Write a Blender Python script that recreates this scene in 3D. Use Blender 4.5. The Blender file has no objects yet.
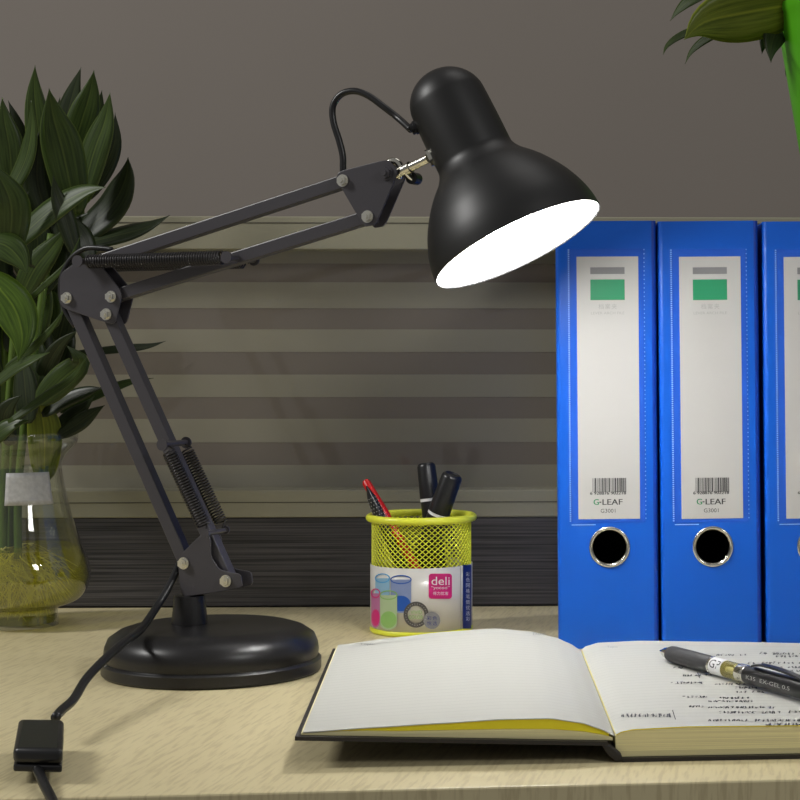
import bpy, math, random
from mathutils import Vector, Matrix
random.seed(7)
S = bpy.context.scene
COL = S.collection
R = math.radians
# ------------------------------------------------------------ camera, world, lights, exposure
F, PX, PY, H = 1850.0, 620.0, 350.0, 0.2239
cam = bpy.data.cameras.new('camera'); co = bpy.data.objects.new('camera', cam); COL.objects.link(co)
co.location = (0, 0, H); co.rotation_euler = (R(90), 0, 0)
cam.sensor_width = 36; cam.lens = F/800*36; cam.shift_x = -(PX-400)/800; cam.shift_y = -(400-PY)/800
cam.clip_start = .02
S.camera = co
S.view_settings.view_transform = 'Standard'; S.view_settings.look = 'None'
S.view_settings.exposure = 0.0; S.view_settings.gamma = 1
W = bpy.data.worlds.new('world'); S.world = W; W.use_nodes = True
W.node_tree.nodes['Background'].inputs[0].default_value = (1.0, .985, .97, 1)
W.node_tree.nodes['Background'].inputs[1].default_value = .19
def area(name, loc, target, size, power, color=(1, 1, 1), sy=None):
    l = bpy.data.lights.new(name, 'AREA'); l.size = size; l.energy = power; l.color = color
    if sy: l.shape = 'RECTANGLE'; l.size_y = sy
    o = bpy.data.objects.new(name, l); COL.objects.link(o); o.location = loc
    o.rotation_euler = (Vector(target)-Vector(loc)).to_track_quat('-Z', 'Y').to_euler()
    return o
area('ceiling_light_left', (-1.75, .85, 1.35), (-.2, 1.3, .05), .26, 20, (1, .99, .965), 0.5)
area('ceiling_light_right', (1.4, -.3, 1.3), (.0, 1.3, .1), .6, 9.5, (1, .99, .97), .4)
area('ceiling_light_back', (.2, 1.5, 2.3), (.2, 1.4, 0), .9, 4, (1, .97, .94))

# ------------------------------------------------------------ helpers
def un(x, y, Y): return Vector(((x-PX)/F*Y, Y, H+(PY-y)/F*Y))
def prop(o, label=None, cat=None, group=None, kind=None):
    if label: o['label'] = label
    if cat: o['category'] = cat
    if group: o['group'] = group
    if kind: o['kind'] = kind
    return o
MAT = {}
def mat(name, col, rough=.5, metal=0, emit=None, es=0, coat=0, noise=None, bump=None, spec=.5):
    m = bpy.data.materials.new(name); m.use_nodes = True; nt = m.node_tree
    b = nt.nodes['Principled BSDF']
    b.inputs['Base Color'].default_value = (*col, 1); b.inputs['Roughness'].default_value = rough
    b.inputs['Metallic'].default_value = metal; b.inputs['Specular IOR Level'].default_value = spec
    if coat: b.inputs['Coat Weight'].default_value = coat
    if emit: b.inputs['Emission Color'].default_value = (*emit, 1); b.inputs['Emission Strength'].default_value = es
    if noise or bump:
        tc = nt.nodes.new('ShaderNodeTexCoord'); mp = nt.nodes.new('ShaderNodeMapping')
        nt.links.new(tc.outputs['Object'], mp.inputs[0])
        n = nt.nodes.new('ShaderNodeTexNoise'); nt.links.new(mp.outputs[0], n.inputs['Vector'])
        sc, amt = (noise or bump)[:2]
        mp.inputs['Scale'].default_value = sc if isinstance(sc, tuple) else (sc, sc, sc)
        n.inputs['Scale'].default_value = 1; n.inputs['Detail'].default_value = 4
        if noise:
            cr = nt.nodes.new('ShaderNodeValToRGB'); nt.links.new(n.outputs['Fac'], cr.inputs[0])
            cr.color_ramp.elements[0].position = .3; cr.color_ramp.elements[1].position = .7
            cr.color_ramp.elements[0].color = tuple(c*(1-amt) for c in col)+(1,)
            cr.color_ramp.elements[1].color = tuple(min(1, c*(1+amt)) for c in col)+(1,)
            nt.links.new(cr.outputs[0], b.inputs['Base Color'])
        if bump:
            bp = nt.nodes.new('ShaderNodeBump'); bp.inputs['Strength'].default_value = bump[1]; bp.inputs['Distance'].default_value = .001
            nt.links.new(n.outputs['Fac'], bp.inputs['Height']); nt.links.new(bp.outputs[0], b.inputs['Normal'])
    MAT[name] = m; return m
def srgb(r, g, b): return tuple((c/255/12.92 if c/255 <= .04045 else ((c/255+.055)/1.055)**2.4) for c in (r, g, b))

class MB:
    def __init__(s): s.v = []; s.f = []; s.m = []; s.mats = []; s.uv = {}
    def mi(s, m):
        m = MAT[m]
        if m not in s.mats: s.mats.append(m)
        return s.mats.index(m)
    def add(s, vs, fs, m):
        k = len(s.v); s.v += [Vector(v) for v in vs]; i = s.mi(m)
        for f in fs: s.f.append([k+a for a in f]); s.m.append(i)
        return k
    def box(s, a, b, m, M=None):
        x0, y0, z0 = a; x1, y1, z1 = b
        vs = [Vector(p) for p in ((x0,y0,z0),(x1,y0,z0),(x1,y1,z0),(x0,y1,z0),(x0,y0,z1),(x1,y0,z1),(x1,y1,z1),(x0,y1,z1))]
        if M: vs = [M @ v for v in vs]
        s.add(vs, [(0,3,2,1),(4,5,6,7),(0,1,5,4),(1,2,6,5),(2,3,7,6),(3,0,4,7)], m)
    def lathe(s, p0, p1, prof, m, n=48, closed=False, cap=False):
        """prof: (distance along p0->p1 in metres, radius)"""
        p0 = Vector(p0); ax = (Vector(p1)-p0).normalized()
        u = ax.cross(Vector((0, 1, 0)))
        if u.length < .1: u = ax.cross(Vector((1, 0, 0)))
        u.normalize(); w = ax.cross(u)
        vs = []
        for a, r in prof:
            for k in range(n):
                t = 2*math.pi*k/n
                vs.append(p0+ax*a+(u*math.cos(t)+w*math.sin(t))*max(r, 1e-5))
        fs = []; L = len(prof)
        for i in range(L if closed else L-1):
            j = (i+1) % L
            for k in range(n): fs.append((i*n+k, i*n+(k+1) % n, j*n+(k+1) % n, j*n+k))
        if cap: fs += [tuple(range(n))[::-1], tuple((L-1)*n+k for k in range(n))]
        s.add(vs, fs, m)
    def cyl(s, p0, p1, r, m, n=24, r1=None):
        l = (Vector(p1)-Vector(p0)).length; s.lathe(p0, p1, [(0, r), (l, r if r1 is None else r1)], m, n, cap=True)
    def tube(s, pts, r, m, n=8, smooth=0):
        pts = [Vector(p) for p in pts]
        if smooth: pts = catmull(pts, smooth)
        vs = []; fs = []; T0 = (pts[1]-pts[0]).normalized()
        u = T0.cross(Vector((.3, .2, 1))).normalized()
        for i, p in enumerate(pts):
            T = (pts[min(i+1, len(pts)-1)]-pts[max(i-1, 0)]).normalized()
            u = (u-T*u.dot(T)).normalized(); w = T.cross(u)
            rr = r(i/(len(pts)-1)) if callable(r) else r
            for k in range(n):
                a = 2*math.pi*k/n; vs.append(p+(u*math.cos(a)+w*math.sin(a))*rr)
        for i in range(len(pts)-1):
            for k in range(n): fs.append((i*n+k, i*n+(k+1) % n, (i+1)*n+(k+1) % n, (i+1)*n+k))
        fs += [tuple(range(n))[::-1], tuple((len(pts)-1)*n+k for k in range(n))]
        s.add(vs, fs, m)
    def prism(s, poly, off, m):
        """poly: world points, off: extrusion vector"""
        n = len(poly); off = Vector(off)
        vs = [Vector(p) for p in poly]+[Vector(p)+off for p in poly]
        s.add(vs, [tuple(range(n)), tuple(range(2*n-1, n-1, -1))]+[(i, (i+1) % n, n+(i+1) % n, n+i) for i in range(n)], m)
    def build(s, name, parent=None, smooth=None, bevel=0, seg=2, solid=0, wire=0, recalc=True):
        me = bpy.data.meshes.new(name)
        M = Matrix.Identity(4)
        if parent is not None:
            t = parent
            while t.parent: t = t.parent
            M = Matrix.LocRotScale(t.location, t.rotation_euler, None).inverted()
        me.from_pydata([tuple(M @ v) for v in s.v], [], s.f)
        for m in s.mats: me.materials.append(m)
        me.polygons.foreach_set('material_index', s.m)
        if recalc:
            import bmesh
            bm = bmesh.new(); bm.from_mesh(me); bmesh.ops.recalc_face_normals(bm, faces=bm.faces); bm.to_mesh(me); bm.free()
        if smooth:
            me.shade_smooth()
            if smooth < 180: me.set_sharp_from_angle(angle=R(smooth))
        me.update()
        o = bpy.data.objects.new(name, me); COL.objects.link(o)
        if parent is not None: o.parent = parent
        if wire:
            d = o.modifiers.new('wire', 'WIREFRAME'); d.thickness = wire; d.use_even_offset = False; d.use_boundary = True
        if bevel:
            d = o.modifiers.new('bevel', 'BEVEL'); d.width = bevel; d.segments = seg; d.limit_method = 'ANGLE'; d.harden_normals = False
        if solid:
            d = o.modifiers.new('solid', 'SOLIDIFY'); d.thickness = solid
        return o
def catmull(P, k):
    out = []
    for i in range(len(P)-1):
        a = P[max(i-1, 0)]; b = P[i]; c = P[i+1]; d = P[min(i+2, len(P)-1)]
        for j in range(k):
            t = j/k
            out.append(.5*((2*b)+(c-a)*t+(2*a-5*b+4*c-d)*t*t+(3*b-a-3*c+d)*t**3))
    out.append(P[-1]); return out
def empty(name, loc, rz=0, tilt=0):
    o = bpy.data.objects.new(name, None); COL.objects.link(o); o.location = loc; o.rotation_euler = (0, tilt, rz); o.empty_display_size = .02
    return o
def copy_tree(o, parent=None):
    c = o.copy(); COL.objects.link(c); c.parent = parent
    for ch in [k for k in COL.objects if k.parent == o]: copy_tree(ch, c)
    return c
_tc = {}
def textmesh(body):
    if body in _tc: return _tc[body]
    cu = bpy.data.curves.new('t', 'FONT'); cu.body = body; cu.resolution_u = 3
    o = bpy.data.objects.new('t', cu); COL.objects.link(o)
    me = bpy.data.meshes.new_from_object(o.evaluated_get(bpy.context.evaluated_depsgraph_get()))
    vs = [v.co.copy() for v in me.vertices]; fs = [list(p.vertices) for p in me.polygons]
    bpy.data.objects.remove(o); bpy.data.curves.remove(cu); bpy.data.meshes.remove(me)
    _tc[body] = (vs, fs); return _tc[body]
def text(mb, body, x0, y0, x1, y1, fn, m, rot=0):
    """fit a word in the rectangle (y0 = top) and map through fn"""
    vs, fs = textmesh(body)
    if not vs: return
    if rot: vs = [Vector((-v.y, v.x, 0)) if rot > 0 else Vector((v.y, -v.x, 0)) for v in vs]
    a0 = min(v.x for v in vs); a1 = max(v.x for v in vs); b0 = min(v.y for v in vs); b1 = max(v.y for v in vs)
    mb.add([fn(x0+(v.x-a0)/(a1-a0)*(x1-x0), y1+(v.y-b0)/(b1-b0)*(y0-y1)) for v in vs], fs, m)
def rect(mb, x0, y0, x1, y1, fn, m, n=1):
    vs = []; fs = []
    for i in range(n+1):
        x = x0+(x1-x0)*i/n; vs += [fn(x, y0), fn(x, y1)]
    for i in range(n): fs.append((2*i, 2*i+1, 2*i+3, 2*i+2))
    mb.add(vs, fs, m)
def ring(mb, cx, cy, rx, ry, w, fn, m, n=40, a0=0, a1=360):
    if w > 5 and w > rx*.5 and not getattr(fn, 'sub', False):
        ro, rj = rx, ry; st = 6
        for q in range(st):
            k0 = 1-q/st; k1 = 1-(q+1)/st
            vs = []; fs = []
            for i in range(n+1):
                a = R(a0+(a1-a0)*i/n)
                vs += [fn(cx+rx*k0*math.cos(a), cy+ry*k0*math.sin(a)), fn(cx+rx*max(k1, .01)*math.cos(a), cy+ry*max(k1, .01)*math.sin(a))]
                if i < n: fs.append((2*i, 2*i+1, 2*i+3, 2*i+2))
            mb.add(vs, fs, m)
        return
    vs = []; fs = []
    for i in range(n+1):
        a = R(a0+(a1-a0)*i/n)
        vs += [fn(cx+rx*math.cos(a), cy+ry*math.sin(a)), fn(cx+max(rx-w, 0.01)*math.cos(a), cy+max(ry-w, .01)*math.sin(a))]
        if i < n: fs.append((2*i, 2*i+1, 2*i+3, 2*i+2))
    mb.add(vs, fs, m)

# ------------------------------------------------------------ materials
mat('black_satin', (.012, .0115, .012), .34, spec=.45)
mat('black_arm', (.060, .056, .064), .36, spec=.5)
mat('black_shade', (.006, .006, .006), .44, spec=.6)
mat('black_rubber', (.010, .010, .011), .35)
mat('spring_steel', (.05, .047, .048), .32, .7)
mat('chrome', (.72, .70, .62), .18, 1)
mat('nut_steel', (.85, .83, .74), .28, 1)
mat('white_enamel', (.9, .9, .9), .5)
mat('bulb', (1, 1, 1), .4, emit=(1, .99, .97), es=105)
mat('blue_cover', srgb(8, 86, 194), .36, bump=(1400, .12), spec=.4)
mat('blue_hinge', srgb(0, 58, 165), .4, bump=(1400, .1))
mat('blackout_board', (.008, .008, .009), .6)
mat('pocket', srgb(36, 88, 195), .2)
mat('seam', srgb(160, 195, 250), .3)
mat('label_paper', srgb(192, 191, 188), .35)
mat('print_grey', srgb(128, 128, 130), .4)
mat('print_light', srgb(165, 165, 162), .4)
mat('print_green', srgb(40, 140, 96), .4)
mat('print_black', (.02, .02, .022), .5)
mat('print_leafgreen', srgb(20, 130, 80), .5)
mat('lime', srgb(222, 226, 64), .35)
mat('holder_label', srgb(206, 203, 196), .3, coat=.3)
mat('magenta', srgb(200, 25, 115), .35)
mat('p_cyan', srgb(70, 150, 205), .35); mat('p_cyan2', srgb(130, 170, 200), .35)
mat('p_blue', srgb(35, 85, 170), .35); mat('p_blue2', srgb(125, 140, 180), .35)
mat('p_mag2', srgb(175, 105, 150), .35); mat('p_green', srgb(130, 175, 95), .35); mat('p_green2', srgb(165, 185, 145), .35)
mat('p_navy', srgb(25, 45, 115), .35); mat('p_dark', srgb(75, 72, 70), .4); mat('p_white', (.8, .8, .8), .4)
mat('marker_black', (.012, .012, .013), .3); mat('red_plastic', srgb(200, 20, 22), .3)
mat('ink', (.03, .03, .035), .6)
mat('leather', (.016, .013, .012), .5, bump=(900, .5))
mat('page_edge', srgb(238, 226, 172), .7, noise=((3, 3, 1500), .22))
mat('yellow_sheet', srgb(248, 232, 40), .6)
mat('rubber_grip', (.03, .03, .032), .6)
mat('frame_cream', srgb(158, 154, 132), .5)
mat('groove', srgb(80, 76, 62), .6)
mat('pot_green', srgb(95, 190, 35), .35)
mat('stem_green', srgb(80, 105, 30), .5)
mat('root', srgb(240, 232, 140), .6)
mat('soil', (.03, .02, .012), .9, noise=(200, .5))
mat('cabinet_dark', (.012, .012, .014), .5)
mat('white_patch', srgb(190, 190, 188), .5, noise=(300, .12)); mat('patch_grey', srgb(125, 128, 115), .5)
mat('floor_mat', (.12, .11, .1), .7)
mat('wall_paint', srgb(141, 133, 125), .85, noise=(2, .03))

def leafmat(name, c1, c2):
    m = bpy.data.materials.new(name); m.use_nodes = True; nt = m.node_tree; b = nt.nodes['Principled BSDF']
    uv = nt.nodes.new('ShaderNodeUVMap'); sp = nt.nodes.new('ShaderNodeSeparateXYZ'); nt.links.new(uv.outputs[0], sp.inputs[0])
    cm = nt.nodes.new('ShaderNodeCombineXYZ'); 
    mu = nt.nodes.new('ShaderNodeMath'); mu.operation = 'MULTIPLY'; mu.inputs[1].default_value = 14; nt.links.new(sp.outputs[0], mu.inputs[0])
    nt.links.new(mu.outputs[0], cm.inputs[0])
    mv = nt.nodes.new('ShaderNodeMath'); mv.operation = 'MULTIPLY'; mv.inputs[1].default_value = 2; nt.links.new(sp.outputs[1], mv.inputs[0]); nt.links.new(mv.outputs[0], cm.inputs[1])
    n = nt.nodes.new('ShaderNodeTexNoise'); n.inputs['Scale'].default_value = 1.2; n.inputs['Detail'].default_value = 3
    nt.links.new(cm.outputs[0], n.inputs['Vector'])
    cr = nt.nodes.new('ShaderNodeValToRGB'); nt.links.new(n.outputs['Fac'], cr.inputs[0])
    cr.color_ramp.elements[0].position = .35; cr.color_ramp.elements[1].position = .68
    cr.color_ramp.elements[0].color = (*c1, 1); cr.color_ramp.elements[1].color = (*c2, 1)
    # paler midrib and rim
    ab = nt.nodes.new('ShaderNodeMath'); ab.operation = 'SUBTRACT'; ab.inputs[1].default_value = .5; nt.links.new(sp.outputs[0], ab.inputs[0])
    a2 = nt.nodes.new('ShaderNodeMath'); a2.operation = 'ABSOLUTE'; nt.links.new(ab.outputs[0], a2.inputs[0])
    r2 = nt.nodes.new('ShaderNodeValToRGB'); nt.links.new(a2.outputs[0], r2.inputs[0])
    r2.color_ramp.elements[0].position = 0.0; r2.color_ramp.elements[0].color = (.5, .5, .5, 1)
    r2.color_ramp.elements[1].position = .035; r2.color_ramp.elements[1].color = (0, 0, 0, 1)
    e = r2.color_ramp.elements.new(.46); e.color = (0, 0, 0, 1); e = r2.color_ramp.elements.new(.5); e.color = (.6, .6, .6, 1)
    mx = nt.nodes.new('ShaderNodeMixRGB'); nt.links.new(r2.outputs[0], mx.inputs[0]); nt.links.new(cr.outputs[0], mx.inputs[1])
    mx.inputs[2].default_value = (c2[0]*1.9+.01, c2[1]*1.7, c2[2]*1.6, 1)
    nt.links.new(mx.outputs[0], b.inputs['Base Color'])
    b.inputs['Roughness'].default_value = .36
    b.inputs['Specular IOR Level'].default_value = .4
    tr = nt.nodes.new('ShaderNodeBsdfTranslucent'); nt.links.new(mx.outputs[0], tr.inputs[0])
    ms = nt.nodes.new('ShaderNodeMixShader'); ms.inputs[0].default_value = .25
    nt.links.new(b.outputs[0], ms.inputs[1]); nt.links.new(tr.outputs[0], ms.inputs[2])
    nt.links.new(ms.outputs[0], nt.nodes['Material Output'].inputs[0])
    MAT[name] = m
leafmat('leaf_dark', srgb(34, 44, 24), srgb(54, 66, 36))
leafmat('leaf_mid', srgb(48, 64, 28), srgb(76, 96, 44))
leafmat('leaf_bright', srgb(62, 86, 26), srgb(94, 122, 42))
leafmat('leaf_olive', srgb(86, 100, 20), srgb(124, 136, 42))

def thin_glass(name, tint, body=None, bodyfac=0.0, rough=.02, boost=1.0):
    m = bpy.data.materials.new(name); m.use_nodes = True; nt = m.node_tree; nt.nodes.remove(nt.nodes['Principled BSDF'])
    t = nt.nodes.new('ShaderNodeBsdfTransparent'); t.inputs[0].default_value = (*tint, 1)
    g = nt.nodes.new('ShaderNodeBsdfGlossy'); g.inputs['Roughness'].default_value = rough
    lw = nt.nodes.new('ShaderNodeLayerWeight'); lw.inputs[0].default_value = .5
    pw = nt.nodes.new('ShaderNodeMath'); pw.operation = 'POWER'; pw.inputs[1].default_value = 4; nt.links.new(lw.outputs['Facing'], pw.inputs[0])
    fr = nt.nodes.new('ShaderNodeMath'); fr.operation = 'MULTIPLY_ADD'; fr.inputs[1].default_value = .7; fr.inputs[2].default_value = .035; nt.links.new(pw.outputs[0], fr.inputs[0])
    src = t
    if body:
        d = nt.nodes.new('ShaderNodeBsdfDiffuse'); d.inputs[0].default_value = (*body, 1)
        tl = nt.nodes.new('ShaderNodeBsdfTranslucent'); tl.inputs[0].default_value = (*body, 1)
        m0 = nt.nodes.new('ShaderNodeMixShader'); m0.inputs[0].default_value = .5; nt.links.new(d.outputs[0], m0.inputs[1]); nt.links.new(tl.outputs[0], m0.inputs[2])
        m1 = nt.nodes.new('ShaderNodeMixShader'); m1.inputs[0].default_value = bodyfac
        nt.links.new(t.outputs[0], m1.inputs[1]); nt.links.new(m0.outputs[0], m1.inputs[2]); src = m1
    mu = nt.nodes.new('ShaderNodeMath'); mu.operation = 'MULTIPLY'; mu.inputs[1].default_value = boost; mu.use_clamp = True
    nt.links.new(fr.outputs[0], mu.inputs[0])
    m2 = nt.nodes.new('ShaderNodeMixShader'); nt.links.new(mu.outputs[0], m2.inputs[0])
    nt.links.new(src.outputs[0], m2.inputs[1]); nt.links.new(g.outputs[0], m2.inputs[2])
    nt.links.new(m2.outputs[0], nt.nodes['Material Output'].inputs[0])
    MAT[name] = m; return m
thin_glass('clear_glass', (.96, .975, .95), boost=2.2)
thin_glass('water', (.90, .89, .42), srgb(222, 214, 84), .34)
thin_glass('clear_barrel', (.9, .88, .6), srgb(190, 180, 110), .4)
thin_glass('frosted_film', (.35, .35, .3), srgb(205, 200, 180), .95, rough=.10, boost=1.5)
thin_glass('pane_glass', (.42, .41, .38), srgb(186, 176, 163), .78, rough=.03, boost=1.6)

# table wood
def wood():
    m = bpy.data.materials.new('light_wood'); m.use_nodes = True; nt = m.node_tree; b = nt.nodes['Principled BSDF']
    tc = nt.nodes.new('ShaderNodeTexCoord')
    def noise(scale, rot, det=4):
        mp = nt.nodes.new('ShaderNodeMapping'); mp.inputs['Scale'].default_value = scale; mp.inputs['Rotation'].default_value = (0, 0, rot)
        r0 = nt.nodes.new('ShaderNodeMapping'); r0.inputs['Rotation'].default_value = (0, 0, rot)
        nt.links.new(tc.outputs['Object'], r0.inputs[0]); mp.inputs['Rotation'].default_value = (0, 0, 0)
        nt.links.new(r0.outputs[0], mp.inputs[0])
        n = nt.nodes.new('ShaderNodeTexNoise'); n.inputs['Scale'].default_value = 1; n.inputs['Detail'].default_value = det
        nt.links.new(mp.outputs[0], n.inputs['Vector']); return n
    n1 = noise((45, 420, 45), R(-84), 4); n2 = noise((4, 30, 4), R(-84), 3)
    cr = nt.nodes.new('ShaderNodeValToRGB'); nt.links.new(n1.outputs['Fac'], cr.inputs[0])
    cr.color_ramp.elements[0].position = .36; cr.color_ramp.elements[0].color = (*srgb(201, 187, 146), 1)
    cr.color_ramp.elements[1].position = .52; cr.color_ramp.elements[1].color = (*srgb(218, 205, 163), 1)
    mx = nt.nodes.new('ShaderNodeMixRGB'); mx.blend_type = 'MULTIPLY'; mx.inputs[0].default_value = .35
    c2 = nt.nodes.new('ShaderNodeValToRGB'); nt.links.new(n2.outputs['Fac'], c2.inputs[0])
    c2.color_ramp.elements[0].position = .3; c2.color_ramp.elements[0].color = (.86, .85, .82, 1); c2.color_ramp.elements[1].position = .7; c2.color_ramp.elements[1].color = (1, 1, 1, 1)
    nt.links.new(cr.outputs[0], mx.inputs[1]); nt.links.new(c2.outputs[0], mx.inputs[2])
    nt.links.new(mx.outputs[0], b.inputs['Base Color']); b.inputs['Roughness'].default_value = .42
    MAT['light_wood'] = m
wood()
def blackwood():
    m = bpy.data.materials.new('black_grain'); m.use_nodes = True; nt = m.node_tree; b = nt.nodes['Principled BSDF']
    tc = nt.nodes.new('ShaderNodeTexCoord'); mp = nt.nodes.new('ShaderNodeMapping'); mp.inputs['Scale'].default_value = (6, 6, 650)
    nt.links.new(tc.outputs['Object'], mp.inputs[0])
    n = nt.nodes.new('ShaderNodeTexNoise'); n.inputs['Scale'].default_value = 1; n.inputs['Detail'].default_value = 3
    nt.links.new(mp.outputs[0], n.inputs['Vector'])
    cr = nt.nodes.new('ShaderNodeValToRGB'); nt.links.new(n.outputs['Fac'], cr.inputs[0])
    cr.color_ramp.elements[0].position = .38; cr.color_ramp.elements[0].color = (*srgb(42, 41, 43), 1)
    cr.color_ramp.elements[1].position = .66; cr.color_ramp.elements[1].color = (*srgb(88, 85, 86), 1)
    nt.links.new(cr.outputs[0], b.inputs['Base Color']); b.inputs['Roughness'].default_value = .5
    bp = nt.nodes.new('ShaderNodeBump'); bp.inputs['Strength'].default_value = .3; bp.inputs['Distance'].default_value = .0005
    nt.links.new(n.outputs['Fac'], bp.inputs['Height']); nt.links.new(bp.outputs[0], b.inputs['Normal'])
    MAT['black_grain'] = m
blackwood()
def pagemat():
    m = bpy.data.materials.new('page'); m.use_nodes = True; nt = m.node_tree; b = nt.nodes['Principled BSDF']
    tc = nt.nodes.new('ShaderNodeTexCoord'); sp = nt.nodes.new('ShaderNodeSeparateXYZ'); nt.links.new(tc.outputs['Object'], sp.inputs[0])
    def mth(op, a, v):
        n = nt.nodes.new('ShaderNodeMath'); n.operation = op; nt.links.new(a, n.inputs[0])
        if v is not None: n.inputs[1].default_value = v
        return n.outputs[0]
    fr = mth('FRACT', mth('DIVIDE', sp.outputs[1], .0088), None)
    l1 = mth('LESS_THAN', fr, .06)
    in1 = mth('GREATER_THAN', sp.outputs[1], .018); in2 = mth('LESS_THAN', sp.outputs[1], .262)
    a = nt.nodes.new('ShaderNodeMath'); a.operation = 'MULTIPLY'; nt.links.new(l1, a.inputs[0]); nt.links.new(in1, a.inputs[1])
    a2 = nt.nodes.new('ShaderNodeMath'); a2.operation = 'MULTIPLY'; nt.links.new(a.outputs[0], a2.inputs[0]); nt.links.new(in2, a2.inputs[1])
    k = mth('MULTIPLY', a2.outputs[0], .28)
    mx = nt.nodes.new('ShaderNodeMixRGB'); nt.links.new(k, mx.inputs[0]); mx.inputs[1].default_value = (*srgb(194, 194, 186), 1); mx.inputs[2].default_value = (*srgb(110, 112, 112), 1)
    nt.links.new(mx.outputs[0], b.inputs['Base Color']); b.inputs['Roughness'].default_value = .6; b.inputs['Specular IOR Level'].default_value = .25
    MAT['page'] = m
pagemat()

# ------------------------------------------------------------ setting
mb = MB(); mb.box((-3.5, 2.6, -1), (3, 2.7, 2.4), 'wall_paint'); prop(mb.build('wall_back'), 'plain taupe painted wall behind the desk', kind='structure')
mb = MB(); mb.box((-3.5, -1, -.80), (3, 2.7, -.75), 'floor_mat'); prop(mb.build('floor'), 'grey office floor under the desk', kind='structure')

# desk: front edge at a slight angle, back edge along the partition
def panelY(X): return 1.620+(X+.056)*.0300
mb = MB()
fe = [(-.95, .9329-(.95-.2118)*.1065), (.85, .9655+(.85-.094)*.1065)]
poly = [Vector((fe[0][0], fe[0][1], -.028)), Vector((fe[1][0], fe[1][1], -.028)), Vector((.85, panelY(.85)-.001, -.028)), Vector((-.95, panelY(-.95)-.001, -.028))]
desk = empty('desk', (0, 1.3, -.75)); prop(desk, 'light oak veneer desk top that everything stands on', 'desk')
mb.prism(poly, (0, 0, .028), 'light_wood'); mb.build('desk_top', desk, bevel=.0012)
for X, Y in ((-.88, 1.0), (.78, 1.15), (-.88, 1.52), (.78, 1.57)):
    mb = MB(); mb.box((X-.025, Y-.025, -.75), (X+.025, Y+.025, -.0285), 'frame_cream'); mb.build('leg', desk, bevel=.002)

# office partition
part = empty('office_partition', (-.056, 1.620, -.75), math.atan(.03)); prop(part, 'low office partition with striped glass, cream rails and black grained base behind the desk', 'partition')
PM = Matrix.LocRotScale(part.location, part.rotation_euler, None)
def zz(y): return H-(y-350)*1.614/F
def slab(y0, y1, name, m, yf=0.0, yb=.06, x0=-1.0, x1=.95, bevel=.001):
    mb = MB(); mb.box((x0, yf, zz(y1)+.75), (x1, yb, zz(y0)+.75), m, PM); return mb.build(name, part, bevel=bevel)
slab(517.5, 606, 'lower_panel', 'black_grain')
mb = MB(); mb.box((-1, .004, 0), (.95, .056, zz(606)+.749), 'black_grain', PM); mb.build('base_panel', part)
o = slab(490, 517.3, 'bottom_rail', 'frame_cream', -.001)
mb = MB(); mb.box((-1, -.0014, zz(502.6)+.75), (.95, -.0009, zz(501.8)+.75), 'groove', PM); mb.build('rail_groove', o)
o = slab(216.5, 249.5, 'top_rail', 'frame_cream', -.001)
mb = MB(); mb.box((-1, -.0014, zz(223.6)+.75), (.95, -.0009, zz(222.6)+.75), 'groove', PM); mb.build('rail_groove', o)
for xx in (-1.0, .93):
    mb = MB(); mb.box((xx, 0, zz(490)+.75), (xx+.02, .06, zz(249.5)+.75), 'frame_cream', PM); mb.build('end_post', part)
g = slab(249.3, 490.2, 'glass_pane', 'pane_glass', .030, .0345, -.98, .93, bevel=0)
mb = MB()
for a, b in ((249.3, 262), (281, 307.5), (329, 352), (375, 398), (420, 444), (467, 490.2)):
    mb.box((-.98, .0297, zz(b)+.75), (.93, .02998, zz(a)+.75), 'frosted_film', PM)
prop(mb.build('frosted_film', g), 'horizontal frosted stripes on the glass')
mb = MB(); mb.box((-1.0, 1.86, -.75), (-.525, 2.2, .26), 'cabinet_dark'); mb.box((-1.0, 1.856, .262), (-.52, 2.2, .275), 'cabinet_dark')
prop(mb.build('storage_cabinet', bevel=.002), 'dark cabinet seen dimly through the glass behind the vase', 'cabinet')

# ------------------------------------------------------------ binders
TH = math.atan(.03)
bx0, by0 = (557.3-PX)/F*1.3806, 1.3806
def BL(x, y, d=0.0):        # pixel on the first spine -> binder frame at the origin
    return Vector(((x-557.3)/101.2*.0752, -d, H-(y-350)*1.3806/F))
HB, WB, DB, T = .3195, .0752, .228, .0028
def hole_plate(mb, w, h, cx, cz, r, y0, y1, m, n=48):
    # square ring of quads around the round hole, plus the rest of the plate
    q = r*1.35
    def sq(a):
        c, s_ = math.cos(a), math.sin(a); k = q/max(abs(c), abs(s_)); return c*k, s_*k
    vs = []; fs = []
    for y in (y0, y1):
        for i in range(n):
            a = 2*math.pi*(i+.0)/n+math.pi/4
            vs.append((cx+r*math.cos(a), y, cz+r*math.sin(a)))
        for i in range(n):
            a = 2*math.pi*i/n+math.pi/4; x, z = sq(a); vs.append((cx+x, y, cz+z))
    for i in range(n):
        j = (i+1) % n
        fs += [(i, j, n+j, n+i), (2*n+i, 3*n+i, 3*n+j, 2*n+j), (i, 2*n+i, 2*n+j, j)]
    mb.add(vs, fs, m)
    def b(x0_, z0_, x1_, z1_): mb.box((x0_, y0, z0_), (x1_, y1, z1_), m)
    b(0, 0, w, cz-q); b(0, cz+q, w, h); b(0, cz-q, cx-q, cz+q); b(cx+q, cz-q, w, cz+q)
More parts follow.
